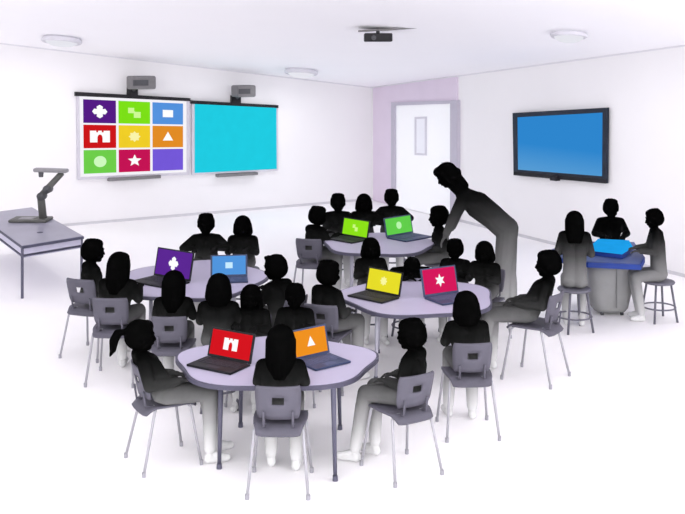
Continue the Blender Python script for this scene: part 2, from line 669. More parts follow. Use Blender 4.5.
o2 = [(192, 101), (278, 106.2), (278.3, 170.5), (192, 175)]
t2, of2 = board_body('projection_board', 'plain cyan lit board nearer the room corner', 'whiteboard', o2)
obj('frame', wquad(WL, o2, 0, 0.05, of2), M['board_frame'], t2)
obj('screen', wquad(WL, [(194.8, 103.5), (276.5, 108), (276.8, 168.9), (194.8, 173)], 0.05, 0.056, of2), M['s_cyan'], t2)
obj('top_bar', wquad(WL, [(191.5, 100.4), (278.5, 105.2), (278.5, 108), (191.5, 103.8)], 0.0, 0.075, of2), M['black_plastic'], t2)
obj('pen_tray', wquad(WL, [(218, 174.6), (258, 172.4), (258, 174.8), (218, 177.4)], 0.0, 0.12, of2), M['grey_plastic'], t2)


def wall_projector(x0, x1, y0, y1, mx0, mx1, ybot, lab):
    b = WL.at((mx0 + mx1) / 2, ybot, 0.0)
    t = thing('short_throw_projector', lab, 'projector', b, group='projectors on arms above the boards')
    off = b
    reach = 0.62
    kk = (b.y - 0.3) / F

    def P(px, py, n):
        return WL.at(px, py, n) - off
    # arm reaching out from the wall
    bm = bmesh.new()
    prism(bm, [P(mx0, ybot - 9, 0.08), P(mx1, ybot - 9, 0.08), P(mx1, ybot, 0.08), P(mx0, ybot, 0.08)], -ln * 0.08)
    obj('wall_bracket', bm, M['black_plastic'], t)
    bm = bmesh.new()
    a = P((mx0 + mx1) / 2, ybot - 6, 0.02)
    e = P((x0 + x1) / 2 - 4, (y0 + y1) / 2 + 2, reach * 0.55)
    tube(bm, [a, e], 0.03, 10)
    obj('arm', bm, M['dark_grey'], t)
    bm = bmesh.new()
    c = P((x0 + x1) / 2, (y0 + y1) / 2, 0.35)
    wx = (x1 - x0) * kk
    hz = (y1 - y0) * kk
    rotm = Matrix((ldir * -1, ln, Vector((0, 0, 1)))).transposed()
    if rotm.determinant() < 0:
        rotm = Matrix((ldir, ln, Vector((0, 0, 1)))).transposed()
    box(bm, c, (wx * 0.80, 0.32, hz * 0.78), rotm, 0.03)
    h = obj('housing', bm, M['grey_plastic'], t)
    bm = bmesh.new()
    c2 = c + ln * 0.155 - ldir * wx * 0.12 * -1
    box(bm, c2 + ln * 0.01, (wx * 0.5, 0.03, hz * 0.34), rotm, 0.008)
    obj('vent_panel', bm, M['dark_grey'], h)
    return t


wall_projector(125.5, 157, 74, 91, 128, 138, 97, 'grey short-throw projector on an arm above the nine-square board')
wall_projector(231, 256, 83.5, 98.5, 232, 241, 104.5, 'smaller grey short-throw projector on an arm above the plain cyan board')

# ------------------------------------------------------------------ television
tvq = [(512.5, 113), (606.8, 107.6), (606, 183.4), (513.5, 175)]
b = WR.at(*tvq[3])
tv = thing('television', 'black-framed wall television with a plain blue picture', 'television', b)


def wq(pts, n0, n1):
    return wquad(WR, pts, n0, n1, b)


obj('bezel', wq(tvq, 0.03, 0.075), mat('tv_bezel_dark', rgb(26, 34, 50), 0.4, 0.3, noise=0.08), tv)
obj('wall_bracket', wq([(540, 130), (580, 130), (580, 160), (540, 158)], 0.0, 0.03), M['dark_grey'], tv)
m = glow('lit_television_picture', rgb(44, 132, 204), 1.0, 0.04, 2)
nt = m.node_tree
tcn = nt.nodes['Texture Coordinate']
sp = nt.nodes.new('ShaderNodeSeparateXYZ')
nt.links.new(tcn.outputs['Object'], sp.inputs[0])
rr = nt.nodes.new('ShaderNodeValToRGB')
rr.color_ramp.elements[0].position = 0.05
rr.color_ramp.elements[0].color = rgb(92, 160, 214)
rr.color_ramp.elements[1].position = 0.55
rr.color_ramp.elements[1].color = rgb(46, 134, 206)
nt.links.new(sp.outputs['Z'], rr.inputs['Fac'])
nt.links.new(rr.outputs['Color'], nt.nodes['Principled BSDF'].inputs['Emission Color'])
obj('screen', wq([(517.5, 117.3), (602.3, 112.6), (601.8, 176.2), (518, 169.6)], 0.075, 0.079), m, tv)
obj('lower_strip', wq([(513.5, 171.5), (606, 179.4), (606, 183.6), (513.5, 175.2)], 0.075, 0.083), M['black_plastic'], tv)
obj('sensor_bump', wq([(549, 175.5), (557, 176.2), (556, 181), (550, 180.4)], 0.05, 0.13), M['black_plastic'], tv)

# ------------------------------------------------------------------ teacher's desk and document reader
zd = 0.64
fc, rc_, lc = on_z(22, 246, zd), on_z(84, 236, zd), on_z(-22, 214, zd)
bk = rc_ + (lc - fc)
ctr = (fc + bk) / 2
dk = thing('desk', 'small grey teacher desk with lower shelf holding a document camera', 'desk', (ctr.x, ctr.y, 0))
loc0 = Vector((ctr.x, ctr.y, 0))
top = [p - loc0 for p in (fc, rc_, bk, lc)]
cc = sum((Vector(p) for p in top), Vector()) / 4


def inset(pts, k, z):
    c = sum((Vector(p) for p in pts), Vector()) / len(pts)
    return [Vector((c.x + (p.x - c.x) * k, c.y + (p.y - c.y) * k, z)) for p in pts]


bm = bmesh.new()
prism(bm, inset(top, 0.985, zd), Vector((0, 0, -0.02)))
obj('desktop', bm, M['desk'], dk)
bm = bmesh.new()
prism(bm, inset(top, 1.0, zd - 0.006), Vector((0, 0, -0.03)))
obj('edge_band', bm, M['desk_edge'], dk)
bm = bmesh.new()
prism(bm, inset(top, 0.95, zd - 0.14), Vector((0, 0, -0.02)))
obj('shelf', bm, M['desk_shelf'], dk)
bm = bmesh.new()
q = inset(top, 0.955, zd - 0.135)
for i in range(4):
    tube(bm, [q[i], q[(i + 1) % 4]], 0.012, 6)
obj('shelf_rail', bm, M['desk_edge'], dk)
ap = inset(top, 0.965, zd - 0.03)
for i in range(4):
    bm = bmesh.new()
    p0, p1 = ap[i], ap[(i + 1) % 4]
    inn = (Vector((0, 0, p0.z)) - (p0 + p1) / 2).normalized() * 0.012
    prism(bm, [p0, p1, p1 - Vector((0, 0, 0.085)), p0 - Vector((0, 0, 0.085))], inn)
    obj('apron', bm, M['desk_shelf'], dk)
for p in inset(top, 0.96, zd - 0.03):
    bm = bmesh.new()
    tube(bm, [p, Vector((p.x, p.y, 0.0))], 0.018, 8)
    obj('leg', bm, M['table_leg_dark'], dk)
bm = bmesh.new()
g = on_z(40, 232.5, zd) - loc0
ellip(bm, g, (0.04, 0.05, 0.006))
obj('cable_grommet', bm, M['desk_edge'], dk)

dc = on_z(31, 221, zd)
t = thing('document_camera', 'grey document camera with folding arm standing on the teacher desk', 'document camera', dc)
k = dc.y / F


def dp(px, py, dy=0.0):
    return Vector(((px - 31) * k, dy, -(py - 221) * k))


bm = bmesh.new()
box(bm, (0, 0.0, 0.022), (38 * k, 0.34, 0.04), None, 0.015)
bs = obj('base', bm, M['doc'], t)
bm = bmesh.new()
box(bm, (-0.04, -0.04, 0.045), (0.2, 0.18, 0.01), None, 0.004)
obj('keypad', bm, M['doc_light'], bs)
bm = bmesh.new()
tube(bm, [dp(43, 218), dp(41, 198), dp(42, 194)], [0.055, 0.052, 0.05], 12)
tube(bm, [dp(41, 196), dp(48, 188), dp(62, 173)], [0.048, 0.045, 0.040], 12)
obj('arm', bm, M['doc'], t, True)
for q_ in ((42, 196), (48, 189)):
    bm = bmesh.new()
    c = dp(*q_)
    tube(bm, [c + Vector((0, -0.06, 0)), c + Vector((0, 0.06, 0))], 0.058, 14)
    obj('hinge', bm, M['dark_grey'], t, True)
bm = bmesh.new()
box(bm, dp(51, 170.3), (34 * k, 0.12, 0.055), Matrix.Rotation(0.03, 3, 'Y'), 0.02)
hd = obj('camera_head', bm, M['doc_light'], t)
bm = bmesh.new()
tube(bm, [dp(41, 172), dp(41, 177)], [0.036, 0.03], 14)
obj('lens', bm, M['dark_grey'], hd)

# ------------------------------------------------------------------ tables
def table(label, cx, cy, a, bb, z, rot, lobes, lp, legmat, edge=0.03):
    t = thing('activity_table', label, 'table', (cx, cy, 0), group='clover-shaped activity tables')
    def outline(k):
        pts = []
        for i in range(96):
            th = 2 * pi * i / 96
            r = 1 + 0.055 * cos(lobes * (th - rot))
            pts.append((a * k * r * cos(th), bb * k * r * sin(th)))
        return pts
    bm = bmesh.new()
    prism(bm, [Vector((x, y, z)) for x, y in outline(0.975)], Vector((0, 0, -0.02)))
    obj('tabletop', bm, M['table_top'], t)
    bm = bmesh.new()
    prism(bm, [Vector((x, y, z - 0.004)) for x, y in outline(1.0)], Vector((0, 0, -edge)))
    obj('edge_band', bm, M['table_edge'], t)
    for x, y in lp:
        bm = bmesh.new()
        x -= cx
        y -= cy
        tube(bm, [(x * 0.97, y * 0.97, z - 0.03), (x, y, 0.03)], [0.020, 0.014], 10)
        lg = obj('leg', bm, legmat, t, True)
        bm = bmesh.new()
        tube(bm, [(x, y, 0.035), (x, y, 0.0)], [0.018, 0.02], 10)
        obj('foot_cap', bm, M['table_leg_dark'], lg)
    return t


TZ, TZM, TZB = 0.66, 0.68, 0.74
table('clover-shaped lavender table nearest the viewer, holding the red and orange laptops', -0.49, 7.42, 0.745, 0.62, TZ, 0.32, 5,
      [(-0.87, 7.06), (-0.05, 6.86), (-0.80, 7.85), (-0.02, 7.80)], M['table_leg_dark'])
table('lavender table holding the purple and blue laptops', -1.50, 10.05, 0.72, 0.86, TZM, 0.2, 5,
      [(-1.85, 9.6), (-1.2, 9.5), (-1.8, 10.6), (-1.15, 10.6)], M['table_leg'])
table('lavender table holding the yellow and magenta laptops', 0.70, 9.33, 0.72, 0.72, TZM, 0.5, 5,
      [(0.30, 8.98), (1.02, 8.9), (0.35, 9.8), (1.05, 9.75)], M['table_leg'])
table('farthest lavender table, holding the two green laptops', 0.42, 11.60, 0.64, 0.66, TZB, 0.2, 5,
      [(0.1, 11.2), (0.8, 11.2), (0.1, 12.0), (0.8, 12.0)], M['table_leg'])

# ------------------------------------------------------------------ laptops
def laptop(hue, sym, BL, BR, tz, slate, lab, tilt=17, symcol=None, kd=0.62, hp=25):
    A, B = on_z(BL[0], BL[1], tz + 0.018), on_z(BR[0], BR[1], tz + 0.018)
    w = (B - A).length
    mid = (A + B) / 2
    yaw = math.atan2((B - A).y, (B - A).x)
    t = thing('laptop', lab, 'laptop', (mid.x, mid.y, tz + 0.001), yaw, group='open laptops with coloured screens')
    ta = radians(tilt)
    pym = (BL[1] + BR[1]) / 2
    d, h = w * kd, hp * mid.y / (F * cos(ta) + (pym - HY) * sin(ta))
    cm, km = (M['laptop_blue'], M['laptop_blue_keys']) if slate else (M['laptop'], M['laptop_keys'])
    bm = bmesh.new()
    box(bm, (0, -d / 2, 0.009), (w, d, 0.016), None, 0.005)
    bse = obj('base', bm, cm, t)
    bm = bmesh.new()
    n, r_ = 11, 4
    kw = w * 0.86 / n
    kdp = d * 0.5 / r_
    for i in range(n):
        for j in range(r_):
            box(bm, (-w * 0.43 + kw * (i + 0.5), -d * 0.12 - kdp * (j + 0.5), 0.018), (kw * 0.82, kdp * 0.8, 0.004))
    obj('keyboard', bm, km, bse)
    bm = bmesh.new()
    box(bm, (0, -d * 0.8, 0.0175), (w * 0.28, d * 0.22, 0.002))
    obj('touchpad', bm, km, bse)
    a = radians(tilt)
    R = Matrix.Rotation(-a, 3, 'X')
    up = R @ Vector((0, 0, 1))
    nf = R @ Vector((0, -1, 0))
    o0 = Vector((0, 0.0, 0.016))
    bm = bmesh.new()
    box(bm, o0 + up * (h / 2) - nf * 0.006, (w, 0.012, h), R, 0.004)
    ld = obj('lid', bm, cm, t)
    bm = bmesh.new()
    X = Vector((1, 0, 0))
    e0 = 0.018
    Q = [o0 + X * (sx * (w / 2 - e0)) + up * zz + nf * 0.0022 for sx, zz in ((-1, h - e0 * 0.7), (1, h - e0 * 0.7), (1, e0 * 1.1), (-1, e0 * 1.1))]
    prism(bm, Q, nf * -0.002)
    sc_ = obj('screen', bm, M['s_' + hue] if hue in HUE else M[hue], ld)
    sc_['label'] = 'lit coloured screen'
    bm = bmesh.new()
    asp = (h - 2 * e0) / (w - 2 * e0)
    for poly in SYM[sym]():
        prism(bm, [bil(Q, 0.5 + x * 0.5 * asp * 0.95, 0.5 - y * 0.5 * 0.95) + nf * 0.002 for x, y in poly], nf * -0.0015)
    obj('symbol', bm, symcol or M['white_glow'], sc_)
    bm = bmesh.new()
    tube(bm, [(-w * 0.4, 0, 0.016), (w * 0.4, 0, 0.016)], 0.008, 8)
    obj('hinge', bm, cm, ld)
    return t


soft = lambda r, g, b_: glow('lit_soft_symbol', rgb(r, g, b_), 1.0, 0)
M['s_lred'] = glow('lit_laptop_red', rgb(214, 22, 32), 1, 0.05)
M['s_lora'] = glow('lit_laptop_orange', rgb(240, 146, 34), 1, 0.05)
M['s_lpur'] = glow('lit_laptop_purple', rgb(92, 40, 148), 1, 0.1)
M['s_lblu'] = glow('lit_laptop_blue', rgb(82, 150, 222), 1, 0.05)
M['s_llim'] = glow('lit_laptop_lime', rgb(140, 226, 26), 1, 0.08)
M['s_lgrn'] = glow('lit_laptop_green', rgb(98, 206, 76), 1, 0.08)
M['s_lyel'] = glow('lit_laptop_yellow', rgb(232, 222, 42), 1, 0.05)
M['s_lmag'] = glow('lit_laptop_magenta', rgb(214, 26, 92), 1, 0.05)
laptop('s_lred', 'arch', (207, 355.5), (250.5, 364), TZ, False, 'black laptop with a red screen and white arch symbol', 16, None, 0.60, 30)
laptop('s_lora', 'tri', (295, 360.5), (330, 352.5), TZ, True, 'laptop with an orange screen and white triangle', 14, None, 0.8, 30)
laptop('s_lpur', 'plus', (153.5, 275), (190, 281.5), TZM, False, 'laptop with a purple screen and white plus sign', 12, None, 0.62, 29)
laptop('s_lblu', 'square', (210.5, 277), (247.5, 276), TZM, True, 'laptop with a light blue screen and white square', 15, soft(200, 236, 255), 0.62, 22)
laptop('s_llim', 'two', (341, 234.8), (367.5, 239.4), TZB, False, 'laptop with a lime green screen, left one on the farthest table', 12, soft(206, 250, 130), 0.62, 18.5)
laptop('s_lgrn', 'circle', (386.5, 237.2), (413.5, 232.6), TZB, True, 'laptop with a mid green screen and pale circle on the farthest table', 12, soft(184, 244, 172), 0.7, 19)
laptop('s_lyel', 'burst', (365, 290), (399.5, 297), TZM, False, 'black laptop with a yellow screen and pale burst symbol', 14, soft(250, 248, 160), 0.62, 24.5)
laptop('s_lmag', 'star6', (424, 297), (459, 292), TZM, True, 'laptop with a magenta screen and white star', 14, None, 0.75, 28)

# ------------------------------------------------------------------ chairs
def make_chair():
    t = thing('school_chair', 'chair', 'chair')
    # seat: dished slab, front edge rolled down
    nx, ny = 12, 12
    bm = bmesh.new()
    def S(i, j):
        u, v = i / nx * 2 - 1, j / ny * 2 - 1
        x = 0.172 * u * (1 - 0.10 * (v < 0) * (-v))
        y = 0.185 * v - (0.02 if v < -0.9 else 0)
        r = (abs(u) ** 4 * abs(v) ** 4)
        x *= 1 - 0.10 * r
        y *= 1 - 0.10 * r
        z = 0.432 - 0.012 * (1 - u * u) * (1 - v * v) + (-0.045 * ((-v - 0.6) / 0.4) ** 2 if v < -0.6 else 0) - (0.03 * ((v - 0.6) / 0.4) ** 2 if v > 0.6 else 0)
        return Vector((x, y, z))
    g = [[bm.verts.new(S(i, j)) for j in range(ny + 1)] for i in range(nx + 1)]
    for i in range(nx):
        for j in range(ny):
            bm.faces.new((g[i][j], g[i + 1][j], g[i + 1][j + 1], g[i][j + 1]))
    bmesh.ops.recalc_face_normals(bm, faces=bm.faces)
    bmesh.ops.solidify(bm, geom=bm.faces[:], thickness=0.012)
    obj('seat', bm, M['chair'], t, True)
    # backrest with hand hole
    bm = bmesh.new()
    xs = [-1, -0.8, -0.55, -0.27, -0.09, 0.09, 0.27, 0.55, 0.8, 1]
    zs = [0, 0.15, 0.3, 0.44, 0.56, 0.68, 0.8, 0.92, 1]
    def B(u, w):
        half = 0.135 + 0.012 * w
        x = half * u
        z = 0.475 + 0.215 * w
        r = (abs(u) ** 5) * (abs(w * 2 - 1) ** 5)
        x *= 1 - 0.08 * r
        y = -0.175 - 0.05 * w + 0.03 * u * u
        return Vector((x, y, z))
    g = [[bm.verts.new(B(u, w)) for w in zs] for u in xs]
    for i in range(len(xs) - 1):
        for j in range(len(zs) - 1):
            um, wm = (xs[i] + xs[i + 1]) / 2, (zs[j] + zs[j + 1]) / 2
            if abs(um) < 0.27 and 0.44 < wm < 0.68:
                continue
            bm.faces.new((g[i][j], g[i + 1][j], g[i + 1][j + 1], g[i][j + 1]))
    bmesh.ops.recalc_face_normals(bm, faces=bm.faces)
    bmesh.ops.solidify(bm, geom=bm.faces[:], thickness=0.012)
    obj('backrest', bm, M['chair'], t, True)
    for sx in (-1, 1):
        for sy in (-1, 1):
            bm = bmesh.new()
            topp = Vector((sx * 0.13, sy * 0.11, 0.418))
            bot = Vector((sx * 0.188, sy * (0.19 if sy > 0 else 0.215), 0.012))
            mid = topp + (bot - topp) * 0.06 + Vector((sx * 0.018, sy * 0.012, 0))
            tube(bm, [topp - Vector((sx * 0.05, 0, 0)), topp, mid, bot], 0.0095, 8)
            lg = obj('leg', bm, M['chair_leg'], t, True)
            bm = bmesh.new()
            tube(bm, [bot + Vector((0, 0, 0.02)), bot - Vector((0, 0, 0.012))], 0.013, 8)
            obj('foot_cap', bm, M['foot_cap'], lg)
    for sx in (-1, 1):
        bm = bmesh.new()
        tube(bm, [(sx * 0.09, -0.10, 0.415), (sx * 0.09, -0.17, 0.43), (sx * 0.09, -0.186, 0.53)], 0.008, 8)
        obj('back_support', bm, M['chair'], t, True)
    return t


CHAIR = make_chair()
chair_used = [False]


def put_chair(x, y, rz, s, label):
    if not chair_used[0]:
        o = CHAIR
        chair_used[0] = True
    else:
        o = copy_tree(CHAIR)
    o.location = (x, y, 0)
    o.rotation_euler = (0, 0, rz)
    o.scale = (s, s, s)
    o['label'] = label
    o['category'] = 'chair'
    o['group'] = 'grey plastic school chairs'
    return o


def make_stool():
    t = thing('stool', 'stool', 'stool')
    bm = bmesh.new()
    rings = []
    for z, r in ((0.408, 0.150), (0.412, 0.165), (0.425, 0.172), (0.436, 0.165), (0.438, 0.140)):
        rings.append([bm.verts.new((r * cos(2 * pi * i / 36), r * sin(2 * pi * i / 36), z)) for i in range(36)])
    for a, b_ in zip(rings, rings[1:]):
        for i in range(36):
            bm.faces.new((a[i], a[(i + 1) % 36], b_[(i + 1) % 36], b_[i]))
    bm.faces.new(rings[0][::-1])
    bm.faces.new(rings[-1])
    obj('seat', bm, M['stool'], t, True)
    for i in range(4):
        a = pi / 4 + i * pi / 2 + 0.25
        bm = bmesh.new()
        tube(bm, [(0.13 * cos(a), 0.13 * sin(a), 0.41), (0.20 * cos(a), 0.20 * sin(a), 0.0)], 0.0125, 8)
        obj('leg', bm, M['stool'], t, True)
    bm = bmesh.new()
    torus_ring(bm, (0, 0, 0.15), 0.176, 0.009, 36, 8)
    obj('foot_ring', bm, M['stool'], t, True)
    return t


STOOL = make_stool()
stool_used = [False]


def put_stool(x, y, s, label):
    o = copy_tree(STOOL) if stool_used[0] else STOOL
    stool_used[0] = True
    o.location = (x, y, 0)
    o.scale = (s, s, s)
    o['label'] = label
    o['category'] = 'stool'
    o['group'] = 'round grey stools'
    return o


# ------------------------------------------------------------------ figures
def hand(bm, w, d, pn, side, k, curl=0.5):
    """w wrist, d direction, pn back-of-hand normal, side +1/-1 thumb side"""
    d = d.normalized()
    pn = (pn - d * pn.dot(d)).normalized()
    s = d.cross(pn).normalized() * side
    for q in (-1, -0.33, 0.33, 1):
        capsule(bm, w + s * q * 0.006 * k, w + d * 0.045 * k + s * q * 0.017 * k, 0.011 * k, 0.0095 * k, 8)
    for q, ln_ in ((-1, 0.036), (-0.33, 0.046), (0.33, 0.050), (1, 0.043)):
        a = w + d * 0.046 * k + s * q * 0.019 * k
        b_ = a + (d * cos(curl * 0.5) - pn * sin(curl * 0.5)) * ln_ * 0.55 * k + s * q * 0.003 * k
        c = b_ + (d * cos(curl * 1.3) - pn * sin(curl * 1.3)) * ln_ * 0.5 * k
        capsule(bm, a, b_, 0.0078 * k, 0.0072 * k, 8)
        capsule(bm, b_, c, 0.0072 * k, 0.0062 * k, 8)
    a = w + d * 0.012 * k + s * 0.014 * k
    b_ = a + (d * 0.7 + s * 0.75).normalized() * 0.026 * k
    c = b_ + (d * 0.95 + s * 0.25 - pn * 0.2).normalized() * 0.022 * k
    capsule(bm, a, b_, 0.010 * k, 0.0085 * k, 8)
    capsule(bm, b_, c, 0.0085 * k, 0.007 * k, 8)


def head(bm, c, k, pitch=0.0):
    R = Matrix.Rotation(pitch, 3, 'X')
    c = Vector(c)
    P = lambda x, y, z: c + R @ (Vector((x, y, z)) * k)
    ellip(bm, P(0, -0.008, 0.016), (0.078 * k, 0.090 * k, 0.086 * k), R)
    ellip(bm, P(0, 0.022, -0.03), (0.060 * k, 0.064 * k, 0.064 * k), R)
    ellip(bm, P(0, 0.050, -0.078), (0.026 * k, 0.026 * k, 0.018 * k), R)          # chin
    capsule(bm, P(0, 0.082, 0.004), P(0, 0.096, -0.026), 0.008 * k, 0.011 * k, 8)    # nose
    ellip(bm, P(0, 0.082, -0.052), (0.020 * k, 0.010 * k, 0.0075 * k), R)         # lips
    for s in (-1, 1):
        ellip(bm, P(s * 0.028, 0.074, 0.006), (0.013 * k, 0.012 * k, 0.010 * k), R)   # eye
        ellip(bm, P(s * 0.028, 0.079, 0.024), (0.020 * k, 0.008 * k, 0.006 * k), R)   # brow
        ellip(bm, P(s * 0.078, -0.004, -0.008), (0.012 * k, 0.017 * k, 0.026 * k), R)   # ear
        ellip(bm, P(s * 0.036, 0.060, -0.030), (0.022 * k, 0.022 * k, 0.022 * k), R)   # cheek


def hair_mesh(style):
    bm = bmesh.new()
    ellip(bm, (0, -0.014, 0.022), (0.090, 0.096, 0.090))
    ellip(bm, (0, -0.030, -0.004), (0.088, 0.082, 0.082))
    if style == 'short':
        ellip(bm, (0, 0.035, 0.066), (0.066, 0.046, 0.040))
        for i in range(10):
            a = i * 0.63
            ellip(bm, (0.05 * cos(a), 0.045 * sin(a) - 0.012, 0.083), (0.026, 0.026, 0.026))
    if style == 'spiky':
        for i in range(9):
            a = i * 0.7
            capsule(bm, (0.045 * cos(a), 0.05 * sin(a), 0.07), (0.056 * cos(a), 0.064 * sin(a) + 0.006, 0.086), 0.03, 0.018, 8)
    if style in ('long', 'bob'):
        ellip(bm, (0, 0.035, 0.066), (0.066, 0.046, 0.040))
        L = 0.21 if style == 'long' else 0.125
        for i in range(9):
            a = pi + pi * i / 8.0
            x, y = 0.072 * cos(a), 0.062 * sin(a) - 0.012
            capsule(bm, (x, y, 0.01), (x * (1.12 if style == 'bob' else 1.0), y * 1.02 - 0.008, -L * 0.55), 0.028, 0.028, 10)
            capsule(bm, (x * (1.12 if style == 'bob' else 1.0), y * 1.02 - 0.008, -L * 0.55), (x * 0.85, y * 0.95 - 0.012, -L), 0.028, 0.016, 10)
    if style == 'ponytail':
        ellip(bm, (0, 0.035, 0.066), (0.066, 0.046, 0.040))
        ellip(bm, (0, -0.112, 0.034), (0.022, 0.022, 0.022))
        pts = [(0, -0.118, 0.036), (0.0, -0.155, 0.026), (0.0, -0.178, -0.02), (0.0, -0.182, -0.08), (0.0, -0.200, -0.125)]
        rs = [0.018, 0.03, 0.032, 0.024, 0.007]
        for i in range(4):
            capsule(bm, pts[i], pts[i + 1], rs[i], rs[i + 1], 10)
    if style == 'swept':     # adult: hair tucked back with a fringe at the brow and gathered at the nape
        ellip(bm, (0, 0.045, 0.062), (0.070, 0.050, 0.044))
        ellip(bm, (0, -0.085, -0.02), (0.046, 0.044, 0.044))
        capsule(bm, (0, -0.05, -0.02), (0, -0.085, -0.15), 0.062, 0.040, 12)
        for s in (-1, 1):
            capsule(bm, (s * 0.070, 0.02, 0.04), (s * 0.078, 0.0, -0.06), 0.026, 0.020, 10)
            capsule(bm, (s * 0.078, 0.0, -0.06), (s * 0.06, -0.02, -0.11), 0.020, 0.012, 10)
    return skin_over(bm, 0.008, 3)


HAIR = {}


def get_hair(style):
    if style not in HAIR:
        HAIR[style] = hair_mesh(style)
        HAIR[style].materials.append(M['hair'])
    return HAIR[style]


def lerp(a, b_, t):
    return Vector(a).lerp(Vector(b_), t)


def build_pose(J, k, mats, voxel=0.0065):
    """J: joints; k: thickness factor. returns part meshes"""
    r = J['r']
    out = {}

    def torso(bm, inf):
        pe, wa, ch = J['pelvis'], J['waist'], J['chest']
        for s in (-1, 1):
            capsule(bm, pe + Vector((s * r['hipw'], 0, 0)), wa + Vector((s * r['waistw'], 0, 0)), r['pelvis'] + inf, r['waist'] + inf)
            capsule(bm, wa + Vector((s * r['waistw'], 0, 0)), ch + Vector((s * r['chestw'], 0, 0)), r['waist'] + inf, r['chest'] + inf)
            capsule(bm, ch + Vector((s * r['chestw'], 0, 0)), J['sh'][s] + Vector((-s * 0.012, 0, 0)), r['chest'] + inf, r['sh'] + inf)
            capsule(bm, J['neck0'], J['sh'][s], r['neck'] + inf, r['sh'] + inf)

    def arm(bm, s, inf, upto=1.0):
        capsule(bm, J['sh'][s], J['el'][s], r['sh'] + inf, r['el'] + inf)
        e = lerp(J['el'][s], J['wr'][s], upto)
        capsule(bm, J['el'][s], e, r['el'] + inf, r['el'] * (1 - upto) + r['wr'] * upto + inf)

    def leg(bm, s, inf, upto=1.0):
        capsule(bm, J['hip'][s], J['kn'][s], r['hip'] + inf, r['kn'] + inf)
        e = lerp(J['kn'][s], J['an'][s], upto)
        m_ = lerp(J['kn'][s], J['an'][s], 0.3)
        capsule(bm, J['kn'][s], m_, r['kn'] + inf, r['kn'] * 0.95 + inf)
        capsule(bm, m_, e, r['kn'] * 0.95 + inf, r['an'] + inf)

    bm = bmesh.new()
    torso(bm, 0)
    capsule(bm, J['neck0'], J['headc'] - Vector((0, 0.01, 0.03)), r['neck'] * 1.1, r['neck'])
    head(bm, J['headc'], J['hk'], J['pitch'])
    for s in (-1, 1):
        arm(bm, s, 0)
        leg(bm, s, 0)
        d = J['hd'][s]
        hand(bm, J['wr'][s], d, J['hn'], s if J.get('thumbin', True) is False else -s, k)
        f0, f1 = J['an'][s], J['toe'][s]
        capsule(bm, f0 - Vector((0, 0, r['an'] * 0.4)), Vector((f1.x, f1.y, f1.z)), r['an'] * 0.95, r['an'] * 0.7)
    out['body'] = skin_over(bm, voxel, 3)
    out['body'].materials.append(mats[0])
    bm = bmesh.new()
    torso(bm, 0.009)
    for s in (-1, 1):
        arm(bm, s, 0.009, 0.86)
    out['shirt'] = skin_over(bm, 0.009, 3)
    out['shirt'].materials.append(mats[1])
    bm = bmesh.new()
    for s in (-1, 1):
        capsule(bm, J['pelvis'] + Vector((s * r['hipw'], 0, 0)), J['hip'][s], r['pelvis'] + 0.012, r['hip'] + 0.012)
        leg(bm, s, 0.012, 0.95)
    out['trousers'] = skin_over(bm, 0.009, 3)
    out['trousers'].materials.append(mats[2])
    for s, nm in ((-1, 'shoe_a'), (1, 'shoe_b')):
        bm = bmesh.new()
        f0, f1 = J['an'][s], J['toe'][s]
        heel = Vector((f0.x, f0.y, f1.z)) - (Vector((f1.x, f1.y, 0)) - Vector((f0.x, f0.y, 0))).normalized() * 0.012
        capsule(bm, heel, f1, r['an'] * 1.05, r['an'] * 0.95)
        capsule(bm, heel, f0 - Vector((0, 0, r['an'] * 0.5)), r['an'] * 1.1, r['an'] * 1.1)
        bm.verts.ensure_lookup_table()
        zmin = 0.004
        for v in bm.verts:
            if v.co.z < zmin:
                v.co.z = zmin
        out[nm] = skin_over(bm, 0.008, 2)
        out[nm].materials.append(M['shoes'])
    return out


def V(x, y, z):
    return Vector((x, y, z))


